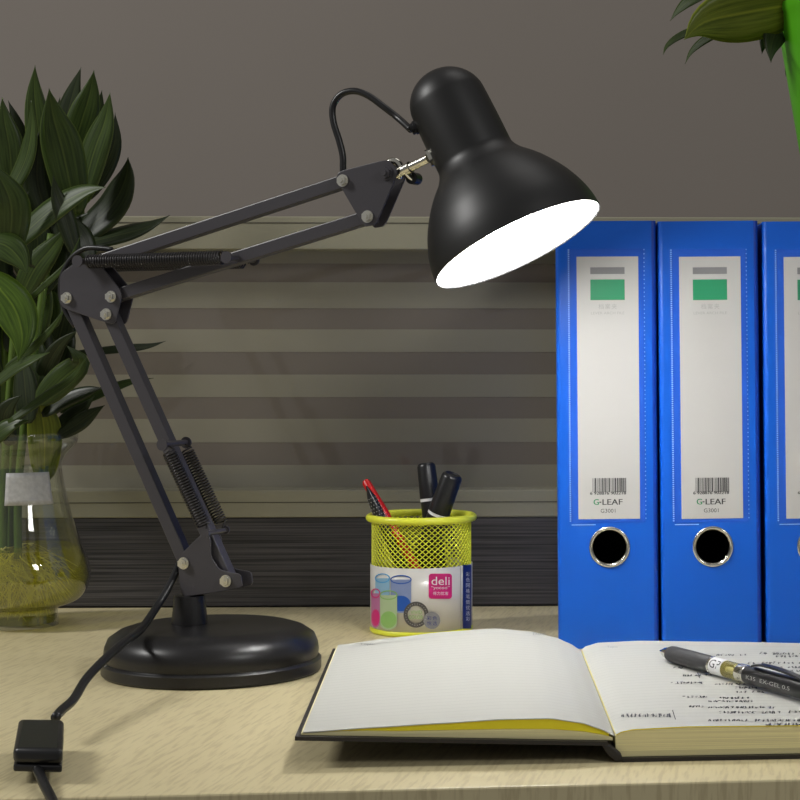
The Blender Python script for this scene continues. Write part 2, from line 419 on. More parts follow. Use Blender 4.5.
def make_binder():
    root = empty('lever_arch_file', (0, 0, 0))
    e = .0035
    mb = MB()
    hole_plate(mb, WB-2*e, HB, WB/2-e+.0012, .0758, .0135, 0, T, 'blue_cover')
    for v in mb.v: v.x += e
    mb.build('spine', root)
    for side, x in (('left', 0), ('right', WB-e)):
        mb = MB(); y0 = .0016 if side == 'left' else .0008
        # rounded hinge strip
        pts = []
        for k in range(7):
            a = R(90*k/6)
            pts.append((x+e-e*math.sin(a), .0+e-e*math.cos(a)) if side == 'left' else (x+e*math.sin(a), e-e*math.cos(a)))
        inner = (x+e, T) if side == 'left' else (x, T)
        inner2 = (x+T, e) if side == 'left' else (x+e-T, e)
        poly = [Vector((p[0], p[1], 0)) for p in pts]+[Vector((inner2[0], inner2[1], 0)), Vector((inner[0], inner[1], 0))]
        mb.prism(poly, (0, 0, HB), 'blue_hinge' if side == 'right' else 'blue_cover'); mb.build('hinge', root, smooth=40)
        mb = MB(); xa = x if side == 'left' else x+e-T
        mb.box((xa, e+.0002, 0), (xa+T, DB, HB), 'blue_cover'); mb.build('cover_board', root, bevel=.0008)
    mb = MB()  # black boards, with added back and lid, keep the hollow behind the hole dark
    mb.box((T+.0003, T+.006, .002), (T+.001, DB-.004, HB-.002), 'blackout_board'); mb.box((WB-T-.001, T+.006, .002), (WB-T-.0003, DB-.004, HB-.002), 'blackout_board')
    mb.box((e+.001, DB-.01, .002), (WB-e-.001, DB-.008, HB-.002), 'blackout_board'); mb.box((e+.001, T+.004, HB-.012), (WB-e-.001, DB-.01, HB-.010), 'blackout_board')
    mb.build('blackout_lining', root)
    mb = MB()
    prof = []
    for k in range(16):
        a = 2*math.pi*k/16; prof.append((.0006+.0011*math.sin(a), .0141+.0013*math.cos(a)))
    mb.lathe((WB/2+.0012, 0, .0758), (WB/2+.0012, -1, .0758), prof, 'chrome', 48, closed=True)
    mb.lathe((WB/2+.0012, 0, .0758), (WB/2+.0012, 1, .0758), [(-.0005, .0132), (.004, .0130), (.004, .0126), (-.0005, .0127)], 'chrome', 48, closed=True)
    prop(mb.build('finger_ring', root, smooth=180), 'round chrome finger ring')
    mb = MB()
    a = BL(571.5, 250); b = BL(645.5, 524)
    mb.box((a.x, -.0003, b.z), (b.x, -.00003, a.z), 'pocket'); pk = mb.build('label_pocket', root)
    prop(pk, 'clear plastic label pocket')
    for left_ in (1, 0):
        mb = MB()
        xx = a.x-.0014 if left_ else b.x+.0003
        mb.box((xx+(.0009 if left_ else 0), -.0002, b.z+.001), (xx+(.0011 if left_ else .0002), -.00005, a.z-.001), 'pocket')
        for k in range(128):
            z = b.z+.001+k*(a.z-b.z-.002)/127
            if left_ or k % 2: mb.box((xx, -.0004, z), (xx+(.0011 if left_ else .0006), -.0001, z+.0008), 'seam')
        mb.build('weld_seam', pk)
    mb = MB(); mb.box((a.x, -.0004, b.z-.0018), (a.x+.018, -.0001, b.z-.0012), 'seam')
    mb.build('weld_seam', pk)
    mb = MB(); a = BL(576.8, 256.3); b = BL(638.8, 519)
    mb.box((a.x, -.0006, b.z), (b.x, -.00032, a.z), 'label_paper')
    fn = lambda x, y: BL(x, y, .00068)
    rect(mb, 590.5, 267, 625, 273.8, fn, 'print_grey'); rect(mb, 590.5, 279.2, 625, 299.8, fn, 'print_green')
    for i, ch in enumerate('档案夹'): text(mb, ch, 598.5+6.6*i, 303.5, 603.8+6.6*i, 309, fn, 'print_light')
    text(mb, 'LEVER ARCH FILE', 591, 311.5, 624.5, 314.2, fn, 'print_light')
    rnd = random.Random(3); x = 591.3
    while x < 624.5:
        w = rnd.choice((.45, .45, .9, 1.3)); rect(mb, x, 478, min(x+w, 625), 492.2, fn, 'print_black'); x += w+rnd.choice((.5, .55, .9))
    text(mb, '6 928876 902218', 588.6, 491.6, 624.6, 494.6, fn, 'print_black')
    text(mb, 'G', 592, 499, 597.3, 504.8, fn, 'print_leafgreen'); rect(mb, 598, 501.6, 600, 502.7, fn, 'print_black')
    text(mb, 'LEAF', 601, 499.2, 621, 504.8, fn, 'print_black'); text(mb, 'G3001', 599.2, 508.8, 614, 512.8, fn, 'print_black')
    for dx in (.3,): text(mb, 'LEAF', 601+dx, 499.2, 621+dx, 504.8, fn, 'print_black'); text(mb, 'G', 592+dx, 499, 597.3+dx, 504.8, fn, 'print_leafgreen'); text(mb, '6 928876 902218', 588.6+dx, 491.6, 624.6+dx, 494.6, fn, 'print_black')
    for v in mb.v: v.x += .0012; v.z -= .0010
    prop(mb.build('label_card', pk), 'white paper spine label with green block and barcode')
    return root
b0 = make_binder()
labels = ['blue lever arch file nearest the lamp, leftmost in the row and lit by it',
          'blue lever arch file in the middle of the row, behind the right page',
          'blue lever arch file cut off by the right edge of the photo']
for i, (s, dz, lean) in enumerate(((0, 0, -.0075), (.0775, 0, -.0105), (.1560, -.001, -.0105))):
    r = b0 if i == 0 else copy_tree(b0)
    r.location = (bx0+s*math.cos(TH)+.0008, by0+s*math.sin(TH)+.001, .0006); r.rotation_euler = (0, lean, TH)
    prop(r, labels[i], 'binder', 'lever arch files standing on the desk')

# ------------------------------------------------------------ notebook
TB = R(4.9)
nb = empty('open_notebook', (-.003, 1.008, 0), TB); prop(nb, 'open hardcover notebook lying in front of the blue files, right page written on', 'notebook')
NM = Matrix.LocRotScale(nb.location, nb.rotation_euler, None)
def interp(tab, x):
    if x <= tab[0][0]: return tab[0][1]
    for (a, b), (c, d) in zip(tab, tab[1:]):
        if x <= c:
            t = (x-a)/(c-a); t = t*t*(3-2*t)*.35+t*.65; return b+(d-b)*t
    return tab[-1][1]
FR = [(-.168, .0188), (-.13, .0208), (-.095, .0224), (-.06, .0240), (-.035, .0240), (-.018, .0214), (-.008, .0180), (0, .0140), (.003, .0158), (.010, .0172), (.04, .0182), (.10, .0178), (.168, .0165)]
BK = [(-.168, .0200), (-.13, .0245), (-.095, .0280), (-.06, .0300), (-.035, .0275), (-.018, .0232), (-.008, .0190), (0, .0140), (.003, .0165), (.012, .0190), (.04, .0200), (.10, .0185), (.168, .0165)]
D = .287
def zp(u, v): t = min(max(v/D, 0), 1); return interp(FR, u)*(1-t)+interp(BK, u)*t
def cov(u): return .0090+(.0150-.0090)*min(1, -u/.172)   # bottom of the left cover
def sheet(mb, u0, u1, v0, v1, top, bot, m, ms, n=36, k=6):
    nu, nv = n, k; vs = []; fs = []
    for lay in (top, bot):
        for j in range(nv+1):
            for i in range(nu+1):
                u = u0+(u1-u0)*i/nu; v = v0+(v1-v0)*j/nv; vs.append(NM @ Vector((u, v, lay(u, v))))
    N = (nu+1)*(nv+1)
    tf = [(j*(nu+1)+i, j*(nu+1)+i+1, (j+1)*(nu+1)+i+1, (j+1)*(nu+1)+i) for j in range(nv) for i in range(nu)]
    bf = [tuple(N+a for a in f[::-1]) for f in tf]
    sf = []
    for i in range(nu):
        sf += [(i, N+i, N+i+1, i+1), (nv*(nu+1)+i, nv*(nu+1)+i+1, N+nv*(nu+1)+i+1, N+nv*(nu+1)+i)]
    for j in range(nv):
        a = j*(nu+1); b = (j+1)*(nu+1); sf += [(a, b, N+b, N+a), (a+nu, N+a+nu, N+b+nu, b+nu)]
    k0 = mb.add(vs, tf, m); i1 = mb.mi(ms)
    for f in bf+sf: mb.f.append([k0+a for a in f]); mb.m.append(i1)
CT = .0022
mb = MB(); sheet(mb, -.1718, -.004, -.004, D+.002, lambda u, v: cov(u)+CT, lambda u, v: cov(u), 'leather', 'leather'); mb.build('cover', nb, smooth=40)
mb = MB(); sheet(mb, .004, .1745, -.004, D+.004, lambda u, v: CT, lambda u, v: .0003, 'leather', 'leather'); mb.build('cover', nb, smooth=40)
mb = MB()
sp = [Vector((-.0075, 0, .0095)), Vector((-.003, 0, .0100)), Vector((.0035, 0, .0045)), Vector((.0045, 0, .0005)), Vector((.0005, 0, .0003)), Vector((-.004, 0, .004))]
mb.prism([NM @ (p+Vector((0, -.004, 0))) for p in sp], NM.to_3x3() @ Vector((0, D+.008, 0)), 'leather'); mb.build('book_spine', nb, bevel=.001)
mb = MB(); sheet(mb, -.169, -.001, 0, D, lambda u, v: max(zp(u, v)-.0008-.55*max(0, (zp(u, v)-cov(u)-CT-.0018))*(1-.4*v/D)*min(1, (.168+u)/.05), cov(u)+CT+.0006), lambda u, v: cov(u)+CT+.0001, 'page_edge', 'page_edge'); mb.build('page_block', nb, smooth=40)
mb = MB(); sheet(mb, -.160, -.003, .0005, D-.001, lambda u, v: zp(u, v)-.0006, lambda u, v: max(zp(u, v)-.0008-.55*max(0, (zp(u, v)-cov(u)-CT-.0018))*(1-.4*v/D)*min(1, (.168+u)/.05)+.0001, cov(u)+CT+.0007), 'yellow_sheet', 'yellow_sheet'); prop(mb.build('yellow_sheets', nb, smooth=40), 'yellow sheets under the left page')
mb = MB(); sheet(mb, -.168, 0, -.0005, D, zp, lambda u, v: zp(u, v)-.0005, 'page', 'page', 60, 8)
mb.build('page', nb, smooth=40)
mb = MB(); sheet(mb, .0006, .168, 0, D, lambda u, v: zp(u, v)-.0006, lambda u, v: CT+.0001, 'page_edge', 'page_edge', 50, 6); mb.build('page_block', nb, smooth=40)
mb = MB(); sheet(mb, .0008, .168, -.0004, D, zp, lambda u, v: zp(u, v)-.0005, 'page', 'yellow_sheet', 60, 8); mb.build('page', nb, smooth=40)
NI = NM.inverted()
def onpage(x, y, lift=.00025):
    z = .018
    for _ in range(8):
        Y = (H-z)*F/(y-PY); p = Vector(((x-PX)/F*Y, Y, z)); l = NI @ p; z = zp(l.x, l.y)+lift
    return p
mb = MB(); text(mb, 'Topic:', 360, 642.8, 375, 645.6, onpage, 'print_grey'); mb.build('printed_heading', nb)
mb = MB(); text(mb, 'Date:', 533, 632.6, 546, 635.0, onpage, 'print_grey')
mb.build('printed_heading', nb)
mb = MB(); text(mb, 'Topic:', 607, 645.8, 618, 648.3, onpage, 'print_grey'); mb.build('printed_heading', nb)
uvp = lambda u, v: NM @ Vector((u, v, zp(u, v)+.0002))
for u0, u1 in ((-.160, -.012), (.012, .160)):
    for v in (.0105, .2680):
        mb = MB(); rect(mb, u0, v, u1, v+.0009 if v > .1 else v+.0003, uvp, 'print_light', 50); mb.build('printed_rule', nb)
# handwriting
mb = MB()
def stroke(x0, y0, x1, y1, w=.55):
    a = onpage(x0, y0); b = onpage(x1, y1); d = (b-a); d.z = 0
    if d.length < 1e-6: return
    s_ = Vector((-d.y, d.x, 0)).normalized()*w*.0006
    mb.add([a-s_, b-s_, b+s_, a+s_], [(0, 1, 2, 3)], 'ink')
rnd = random.Random(11)
def glyphs(x0, x1, y, h=2.2, dens=.95):
    x = x0
    while x < x1:
        w = rnd.uniform(2.6, 4.4)
        if rnd.random() < dens:
            for _ in range(rnd.randint(3, 5)):
                if rnd.random() < .55:
                    yy = y+rnd.uniform(-h, h)*.6; xa = x+rnd.uniform(0, w*.3); stroke(xa, yy, xa+rnd.uniform(w*.4, w*.8), yy+rnd.uniform(-.6, .2))
                else:
                    xa = x+rnd.uniform(.2, w*.8); stroke(xa, y-rnd.uniform(.3, 1)*h*.7, xa+rnd.uniform(-1.4, 1.4), y+rnd.uniform(.3, 1)*h*.7)
        x += w+rnd.uniform(.2, .9)
for x0, x1, y in ((430, 565, 155), (625, 640, 148), (675, 800, 150), (690, 790, 161), (570, 600, 192), (630, 800, 190), (680, 720, 212), (740, 900, 210), (700, 900, 226), (238, 285, 212), (280, 355, 246), (375, 405, 242), (225, 365, 279), (420, 545, 284), (510, 605, 300), (515, 640, 319), (275, 395, 341), (440, 565, 346), (390, 580, 361), (305, 372, 384), (395, 680, 388), (440, 730, 410), (750, 950, 408), (395, 560, 445), (580, 800, 446), (645, 900, 463), (800, 1000, 430), (820, 1000, 380), (790, 1000, 445)):
    glyphs(620+x0/4.444, 620+x1/4.444, 620+y/4.444, 2.0 if y > 400 else 1.7)
glyphs(621, 668, 715.3, 3.0, 1)
stroke(672.5, 710, 675.5, 719.5, .4); stroke(697.5, 672, 699.5, 678)
prop(mb.build('handwriting', nb), 'black handwritten notes on the right page')

# pen lying on the right page
gp = empty('gel_pen', onpage(735, 672)); prop(gp, 'black retractable gel pen with clear ink window lying on the notebook', 'pen')
pr = .0056
def pen_pt(x, y):
    p = onpage(x, y); return p
A0 = pen_pt(660, 659); B0 = pen_pt(806, 703)
A0.z = max(zp(*(NI @ A0).xy), .018)+.0026+.0030; B0.z = A0.z+.0003
ax = (B0-A0).normalized(); L = .30
def P(t): return A0+ax*t
lens = (B0-A0).length/145  # metres per image pixel along the barrel
k = lens
mb = MB(); mb.lathe(P(0), P(1), [(0, .0006), (.0015, .0010), (.003, .0016), (.007, .0032), (13*k, .0046)], 'chrome', 32, cap=True); prop(mb.build('tip', gp, smooth=50), 'chrome cone tip')
a = 13*k; e_ = 57*k
mb = MB(); mb.lathe(P(0), P(1), [(a-.002, .0046), (a, .0052), (a+.004, .0056), (e_-.006, .0056), (e_-.001, .0053), (e_, .005)], 'rubber_grip', 32, cap=True); mb.build('grip', gp, smooth=50)
mb = MB(); mb.cyl(P(e_+.0001), P(e_+.0022), .0056, 'chrome', 32); mb.build('collar', gp, smooth=50)
c1 = 71*k; mb = MB(); mb.cyl(P(e_+.0023), P(c1), .0055, 'p_white', 32); lab = mb.build('printed_sleeve', gp, smooth=50)
side = ax.cross(Vector((0, 0, 1))).normalized()
if side.y > 0: side = -side
upv = side.cross(ax).normalized()
if upv.z < 0: upv = -upv
def onpen(s_, h, r=.00565):       # s_ metres along, h arc height from the camera-facing side
    th = h/r+R(28); return P(s_)+(side*math.cos(th)+upv*math.sin(th))*r
mb = MB(); text(mb, 'GP', e_+.0035, .0028, c1-.001, -.0028, lambda x, y: onpen(x, y), 'ink'); mb.build('printed_letters', lab)
c2 = 84*k; mb = MB(); mb.cyl(P(c1+.0001), P(c2), .0053, 'clear_barrel', 32); mb.build('ink_window', gp, smooth=50)
mb = MB(); mb.cyl(P(c1+.0005), P(c2-.0005), .0018, 'p_white', 16); mb.build('refill', gp, smooth=50)
c3 = 92*k; mb = MB(); mb.lathe(P(0), P(1), [(c2, .0053), (c2+.001, .0057), (c3-.001, .0057), (c3, .0055)], 'chrome', 32, cap=True); mb.build('collar', gp, smooth=50)
L2 = 172*k; mb = MB(); mb.lathe(P(0), P(1), [(c3+.0001, .0055), (c3+.003, .0058), (L2-.01, .0058), (L2-.002, .0052), (L2, .0044)], 'marker_black', 32, cap=True); br = mb.build('barrel', gp, smooth=50)
mb = MB(); text(mb, 'K35  EX-GEL 0.5', c3+.006, -.0016, c3+.052, -.0040, lambda x, y: onpen(x, y, .00592), 'print_light'); mb.build('printed_letters', br)
mb = MB(); mb.cyl(P(L2+.0001), P(L2+.012), .0028, 'chrome', 24); mb.build('push_button', gp, smooth=50)
mb = MB()
cl = [P(c3+.008)+upv*.0066+side*.0012, P(c3+.02)+upv*.0088+side*.002, P(c3+.042)+upv*.0084+side*.002, P(c3+.062)+upv*.0062+side*.0015]
pp = catmull(cl, 8)
vs = []; fs = []
for i, p in enumerate(pp):
    w = side*.0026; h_ = upv*.0007
    vs += [p-w-h_, p+w-h_, p+w+h_, p-w+h_]
    if i: b_ = (i-1)*4; fs += [(b_+q, b_+(q+1) % 4, b_+4+(q+1) % 4, b_+4+q) for q in range(4)]
fs += [(0, 1, 2, 3), (len(vs)-4, len(vs)-1, len(vs)-2, len(vs)-3)]
mb.add(vs, fs, 'marker_black'); mb.build('clip', gp, bevel=.0004)

# ------------------------------------------------------------ pen holder
hc = Vector(((421.5-PX)/F*1.478, 1.478, 0)); hr = .0390; ht = .0905
ph = empty('pen_holder', hc); prop(ph, 'lime green wire mesh pen holder with a paper label, behind the notebook', 'pen holder')
mb = MB(); nc = 50; nrw = 42; rp = (ht-.003)/nrw; vs = []; fs = []
for j in range(nrw+1):
    for i in range(nc):
        a_ = 2*math.pi*(i+.5*(j % 2))/nc; vs.append(hc+Vector((hr*math.cos(a_), hr*math.sin(a_), .002+j*rp)))
for j in range(nrw-1):
    for i in range(nc):
        l = j*nc; o_ = (j+1)*nc; t_ = (j+2)*nc
        if j % 2 == 0: fs.append((l+i, o_+i, t_+i, o_+(i-1) % nc))
        else: fs.append((l+i, o_+(i+1) % nc, t_+i, o_+i))
mb.add(vs, fs, 'lime'); mb.build('mesh_wall', ph, wire=.0012, recalc=True)
def torus(c, r, rr, m, sz=1.0, n=64):
    t = MB(); pr_ = [(rr*sz*math.sin(2*math.pi*k/14), r+rr*math.cos(2*math.pi*k/14)) for k in range(14)]
    t.lathe(c, c+Vector((0, 0, 1)), pr_, m, n, closed=True); return t
torus(hc+Vector((0, 0, ht)), hr+.0022, .0030, 'lime').build('rim', ph, smooth=180)
mb = torus(hc+Vector((0, 0, .0024)), hr+.0003, .0018, 'lime', 1.3); mb.cyl(hc+Vector((0, 0, .0004)), hc+Vector((0, 0, .0014)), hr, 'lime', 48); mb.build('base_ring', ph, smooth=60)
def cylp(x, y, r):
    d = Vector(((x-PX)/F, 1, (PY-y)/F)); o_ = Vector((0, 0, H))
    ox, oy = -hc.x, -hc.y
    A_ = d.x**2+1; B_ = 2*(ox*d.x+oy); C_ = ox*ox+oy*oy-r*r
    q = max(B_*B_-4*A_*C_, 0); t = (-B_-math.sqrt(q))/(2*A_)
    p = o_+d*t; return p
lr = hr+.0016
mb = MB(); n = 72
a_cam = math.atan2(-hc.y, -hc.x)      # angle facing the camera
vs = []; fs = []
for i in range(n+1):
    a_ = a_cam+R(-150+300*i/n)
    for z in (.0045, .0540): vs.append(hc+Vector((lr*math.cos(a_), lr*math.sin(a_), z)))
    if i < n: fs.append((2*i, 2*i+2, 2*i+3, 2*i+1))
mb.add(vs, fs, 'holder_label'); lb = mb.build('paper_label', ph, smooth=180, solid=.0003)
prop(lb, 'white printed paper label wrapped round the holder')
e1, e2, e3 = .00045, .0006, .0008
q1 = lambda x, y: cylp(x, y, lr+e1); q2 = lambda x, y: cylp(x, y, lr+e2); q3 = lambda x, y: cylp(x, y, lr+e3)
def hx(x): return 370+x/7.2727       # close-up coordinates
def hy(y): return 550+y/7.2727
def hq(fn): return lambda x, y: fn(hx(x), hy(y))
mb = MB()
# navy side strip
rect(mb, 463.0, 564.8, 471.3, 628.5, q1, 'p_navy', 6); rect(mb, 460.2, 565.3, 460.8, 629, q1, 'print_light', 1)
for k_ in range(9):
    text(mb, '彩色网格笔筒优选'[k_ % 8], 466, 572+k_*5.6, 469.8, 576.2+k_*5.6, q2, 'p_white')
def cup(cx, yt, yb, rx, ry, mr, mf, md, f1, f2):
    vs = []; n = 10
    rect(mb, cx-rx, yt, cx+rx, yb-ry*.4, f1, mf, n)
    ring(mb, cx, yb-ry*.5, rx, ry*1.6, 99, f1, mf, 24, 0, 180)
    ring(mb, cx, yb-ry*1.2, rx*.93, ry*1.9, 99, f2, md, 24)
    ring(mb, cx, yt, rx+3, ry+3, 8, f2, mr, 32)
cup(225, 215, 425, 75, 30, 'p_blue', 'p_blue2', 'p_blue', hq(q1), hq(lambda x, y: cylp(x, y, lr+.00052)))
cup(90, 205, 410, 52, 32, 'p_cyan', 'p_cyan2', 'p_cyan2', hq(q2), hq(lambda x, y: cylp(x, y, lr+.00066)))
cup(40, 315, 530, 32, 32, 'magenta', 'p_mag2', 'magenta', hq(lambda x, y: cylp(x, y, lr+.0007)), hq(lambda x, y: cylp(x, y, lr+.00076)))
cup(135, 328, 545, 62, 32, 'p_green', 'p_green2', 'p_green', hq(lambda x, y: cylp(x, y, lr+.0008)), hq(lambda x, y: cylp(x, y, lr+.00086)))
q5 = lambda x, y: cylp(x, y, lr+.0009); q6 = lambda x, y: cylp(x, y, lr+.00098)
ring(mb, hx(335), hy(470), 12.6, 13.0, 4.2, q5, 'p_dark', 48)
for k_ in range(26):
    a_ = 2*math.pi*k_/26; ring(mb, hx(335)+10.4*math.cos(a_), hy(470)+10.7*math.sin(a_), .45, .45, .45, q6, 'print_light', 6)
text(mb, 'VIVID', hx(295), hy(440), hx(378), hy(465), q6, 'p_green'); text(mb, 'COLOR', hx(280), hy(475), hx(385), hy(500), q6, 'p_green')
ring(mb, hx(450), hy(512), 8.4, 8.6, 9, q6, 'print_grey', 32)
q7 = lambda x, y: cylp(x, y, lr+.0011)
for ch, x_, y_ in (('彩', 415, 480), ('色', 455, 480), ('悦', 415, 518), ('选', 455, 518)): text(mb, ch, hx(x_), hy(y_), hx(x_+33), hy(y_+30), q7, 'p_navy')
# pink badge with rounded corners
def rrect(x0, y0, x1, y1, r, fn, m):
    pts = []
    for cx, cy, a0 in ((x1-r, y0+r, -90), (x1-r, y1-r, 0), (x0+r, y1-r, 90), (x0+r, y0+r, 180)):
        for k_ in range(6):
            a_ = R(a0+90*k_/5); pts.append((cx+r*math.cos(a_), cy+r*math.sin(a_)))
    c = ((x0+x1)/2, (y0+y1)/2); n = len(pts)
    pts = [(a[0]+(b[0]-a[0])*j/8, a[1]+(b[1]-a[1])*j/8) for a, b in zip(pts, pts[1:]+pts[:1]) for j in range(8)]; n = len(pts)
    st = 6
    for q in range(st):
        k0, k1 = 1-q/st, max(1-(q+1)/st, .01)
        vs = [fn(c[0]+(p[0]-c[0])*k0, c[1]+(p[1]-c[1])*k0) for p in pts]+[fn(c[0]+(p[0]-c[0])*k1, c[1]+(p[1]-c[1])*k1) for p in pts]
        mb.add(vs, [(i, (i+1) % n, n+(i+1) % n, n+i) for i in range(n)], m)
rrect(hx(427), hy(172), hx(596), hy(355), 3, q1, 'magenta')
text(mb, 'deli', hx(447), hy(195), hx(580), hy(255), q3, 'p_white'); text(mb, '“yocoo”', hx(445), hy(262), hx(580), hy(292), q3, 'p_white')
for i, ch in enumerate('得力优客'): text(mb, ch, hx(458+29*i), hy(303), hx(483+29*i), hy(328), q3, 'p_white')
mb.build('printed_design', lb)

def stick(x, y, Y): return un(x, y, Y)
# black and red pens
def bottom(p, dx, dy, L_): return None
def thing_pen(name, label, cat, p, q):
    o_ = empty(name, q); prop(o_, label, cat, 'writing tools in the pen holder'); return o_
# red pen
p = un(365, 480.5, 1.478); d = (un(384, 513, 1.470)-p).normalized(); L_ = min(.105, (p.z-.004)/(-d.z)); q = p+d*L_
r1 = thing_pen('ballpoint_pen', 'red capped ballpoint pen at the left of the pen holder', 'pen', p, q)
mb = MB(); mb.lathe(p, q, [(0, .0022), (.002, .0034), (.030, .0040), (.034, .0040)], 'red_plastic', 24, cap=True); mb.build('cap', r1, smooth=50)
mb = MB(); mb.lathe(p, q, [(.0341, .0037), (L_-.016, .0036), (L_-.003, .001), (L_, .0006)], 'red_plastic', 24, cap=True); mb.build('barrel', r1, smooth=50)
sd = d.cross(Vector((0, -1, 0))).normalized()
mb = MB(); mb.cyl(p+d*.024+Vector((.0, -.0041, 0)), p+d*.0335+Vector((0, -.0041, 0)), .0008, 'p_white', 8); mb.build('clip', r1)
p = un(366.5, 486, 1.462); d = (un(379, 515, 1.462)-p).normalized(); L_ = (p.z-.004)/(-d.z)*.98; q = p+d*L_
r2 = thing_pen('ballpoint_pen', 'black pen with silver dotted grip leaning beside the red pen', 'pen', p, q)
mb = MB(); mb.lathe(p, q, [(0, .0006), (.003, .0014), (.010, .0036), (.02, .0043), (.05, .0043), (L_, .004)], 'marker_black', 24, cap=True); bb = mb.build('barrel', r2, smooth=50)
mb = MB(); u_ = d.cross(Vector((0, -1, 0))).normalized(); w_ = d.cross(u_)
for i in range(9):
    for j in range(12):
        a_ = 2*math.pi*(j+.5*(i % 2))/12; rr_ = .0037 if i == 0 else .0043; c_ = p+d*(.0105+i*.0028)+(u_*math.cos(a_)+w_*math.sin(a_))*rr_
        nrm = (u_*math.cos(a_)+w_*math.sin(a_)); mb.cyl(c_, c_+nrm*.0002, .00045, 'print_light', 6)
mb.build('grip_dots', bb)
def marker(p, guide, label, rr, cl_):
    d = (guide-p).normalized(); L_ = (p.z-.005)/(-d.z); q = p+d*L_
    o_ = thing_pen('marker_pen', label, 'marker', p, q)
    mb = MB(); mb.lathe(p, q, [(.0008, 0), (.0008, rr*.6), (0, rr*.68), (.0012, rr*.86), (.003, rr*.93), (cl_, rr)], 'marker_black', 32, cap=True); mb.build('cap', o_, smooth=50)
    mb = MB(); mb.lathe(p, q, [(cl_+.0002, rr*.97), (cl_+.0025, rr*.97)], 'p_white', 32, cap=True); prop(mb.build('band', o_, smooth=50), 'white band below the cap')
    mb = MB(); mb.lathe(p, q, [(cl_+.0026, rr*.95), (L_-.004, rr*.95), (L_, rr*.8)], 'marker_black', 32, cap=True); b_ = mb.build('barrel', o_, smooth=50)
marker(un(426, 463, 1.495), un(430.5, 505, 1.492), 'upright black marker pen at the back of the pen holder', .0080, .0285)
marker(un(453, 474, 1.465), un(437, 518, 1.471), 'black marker pen tilting right, in front of the upright marker', .0090, .0330)

# ------------------------------------------------------------ desk lamp
TL = R(-18)
lampc = Vector(((212.3-PX)/F*1.29, 1.29, 0))
lamp = empty('desk_lamp', lampc, TL); prop(lamp, 'black swing-arm desk lamp, switched on, standing left of the pen holder', 'lamp')
es_ = Vector((math.cos(TL), math.sin(TL), 0)); ebk = Vector((-math.sin(TL), math.cos(TL), 0))
def LW(s, t, z): return lampc+es_*s+ebk*t+Vector((0, 0, z))
def lp(x, y, t=-.006):
    u = (x-PX)/F; c, s_ = es_.x, es_.y
    s = (u*(lampc.y+t*ebk.y)-lampc.x-t*ebk.x)/(c-u*s_)
    Y = lampc.y+s*s_+t*ebk.y
    return Vector((s, H+(PY-y)/F*Y))
def LQ(v, t): return LW(v.x, t, v.y)
# base
mb = MB()
prof = [(0, .0740), (.0015, .0751), (.0080, .0751), (.0092, .0740), (.0098, .0727), (.0140, .0735), (.019, .0728), (.0245, .0705), (.0290, .0640), (.0313, .0570), (.0318, .0500), (.0320, .0300), (.0320, 0)]
mb.lathe(lampc+Vector((0, 0, .0003)), lampc+Vector((0, 0, 1)), prof, 'black_satin', 96); mb.add([lampc+Vector((.0740*math.cos(R(a_*10)), .0740*math.sin(R(a_*10)), .0003)) for a_ in range(36)], [tuple(range(36))], 'black_rubber')
mb.build('base', lamp, smooth=35)
ps = lp(189.5, 610, 0).x; pc = LW(ps, 0, 0)
mb = MB(); mb.lathe(pc, pc+Vector((0, 0, 1)), [(.0317, .0125), (.033, .0125), (.050, .0108), (.0520, .0105), (.0525, .0095), (.0525, 0.0)], 'black_satin', 40); mb.build('post', lamp, smooth=40)
mb = MB(); mb.cyl(pc+Vector((0, 0, .0520)), pc+Vector((0, 0, .064)), .005, 'black_satin'); mb.build('swivel_pin', lamp, smooth=50)
# plates
def plates(pix, t=.0072, th=.0013, name='bracket_plate', shrink=0):
    for sg in (-1, 1):
        mb = MB(); P2 = [lp(x, y, -t) for x, y in pix]
        mb.prism([LQ(v, sg*t-th/2) for v in P2], ebk*th, 'black_arm'); mb.build(name, lamp, bevel=.0004)
def rnd_poly(pts, k=5, f=.28):
    out = []; n = len(pts)
    for i in range(n):
        a, b, c = Vector(pts[i-1]), Vector(pts[i]), Vector(pts[(i+1) % n])
        p0 = b+(a-b)*f; p1 = b+(c-b)*f
        for j in range(k+1):
            t = j/k; v = p0*(1-t)**2+b*2*t*(1-t)+p1*t*t; out.append((v.x, v.y))
    return out
plates(rnd_poly([(178, 557), (205, 531), (211, 539), (211, 556), (219, 569), (229, 572), (241, 574), (243, 587), (230, 590), (201, 594.5), (181, 597)]))
plates(rnd_poly([(60, 274), (82, 258), (101, 265), (123, 293), (115, 325), (98, 320), (60, 307)], f=.22))
plates(rnd_poly([(333, 173), (388, 159), (399, 171), (376, 225), (364, 227)], f=.2))
def bar(a, b, name, w=.0090, d=.0088, ext=.004):
    A_ = lp(*a, -.0045); B_ = lp(*b, -.0045); dr = (B_-A_).normalized(); A_ -= dr*ext; B_ += dr*ext; nn = Vector((-dr.y, dr.x))*w/2
    mb = MB(); mb.prism([LQ(v, -d/2) for v in (A_-nn, B_-nn, B_+nn, A_+nn)], ebk*d, 'black_arm'); return mb.build(name, lamp, bevel=.0007)
bar((183.5, 563), (67.5, 298), 'lower_arm'); bar((226, 580), (106.5, 313), 'lower_arm')
bar((85, 265.5), (343, 181), 'upper_arm'); bar((111, 296.5), (367.5, 216.5), 'upper_arm')
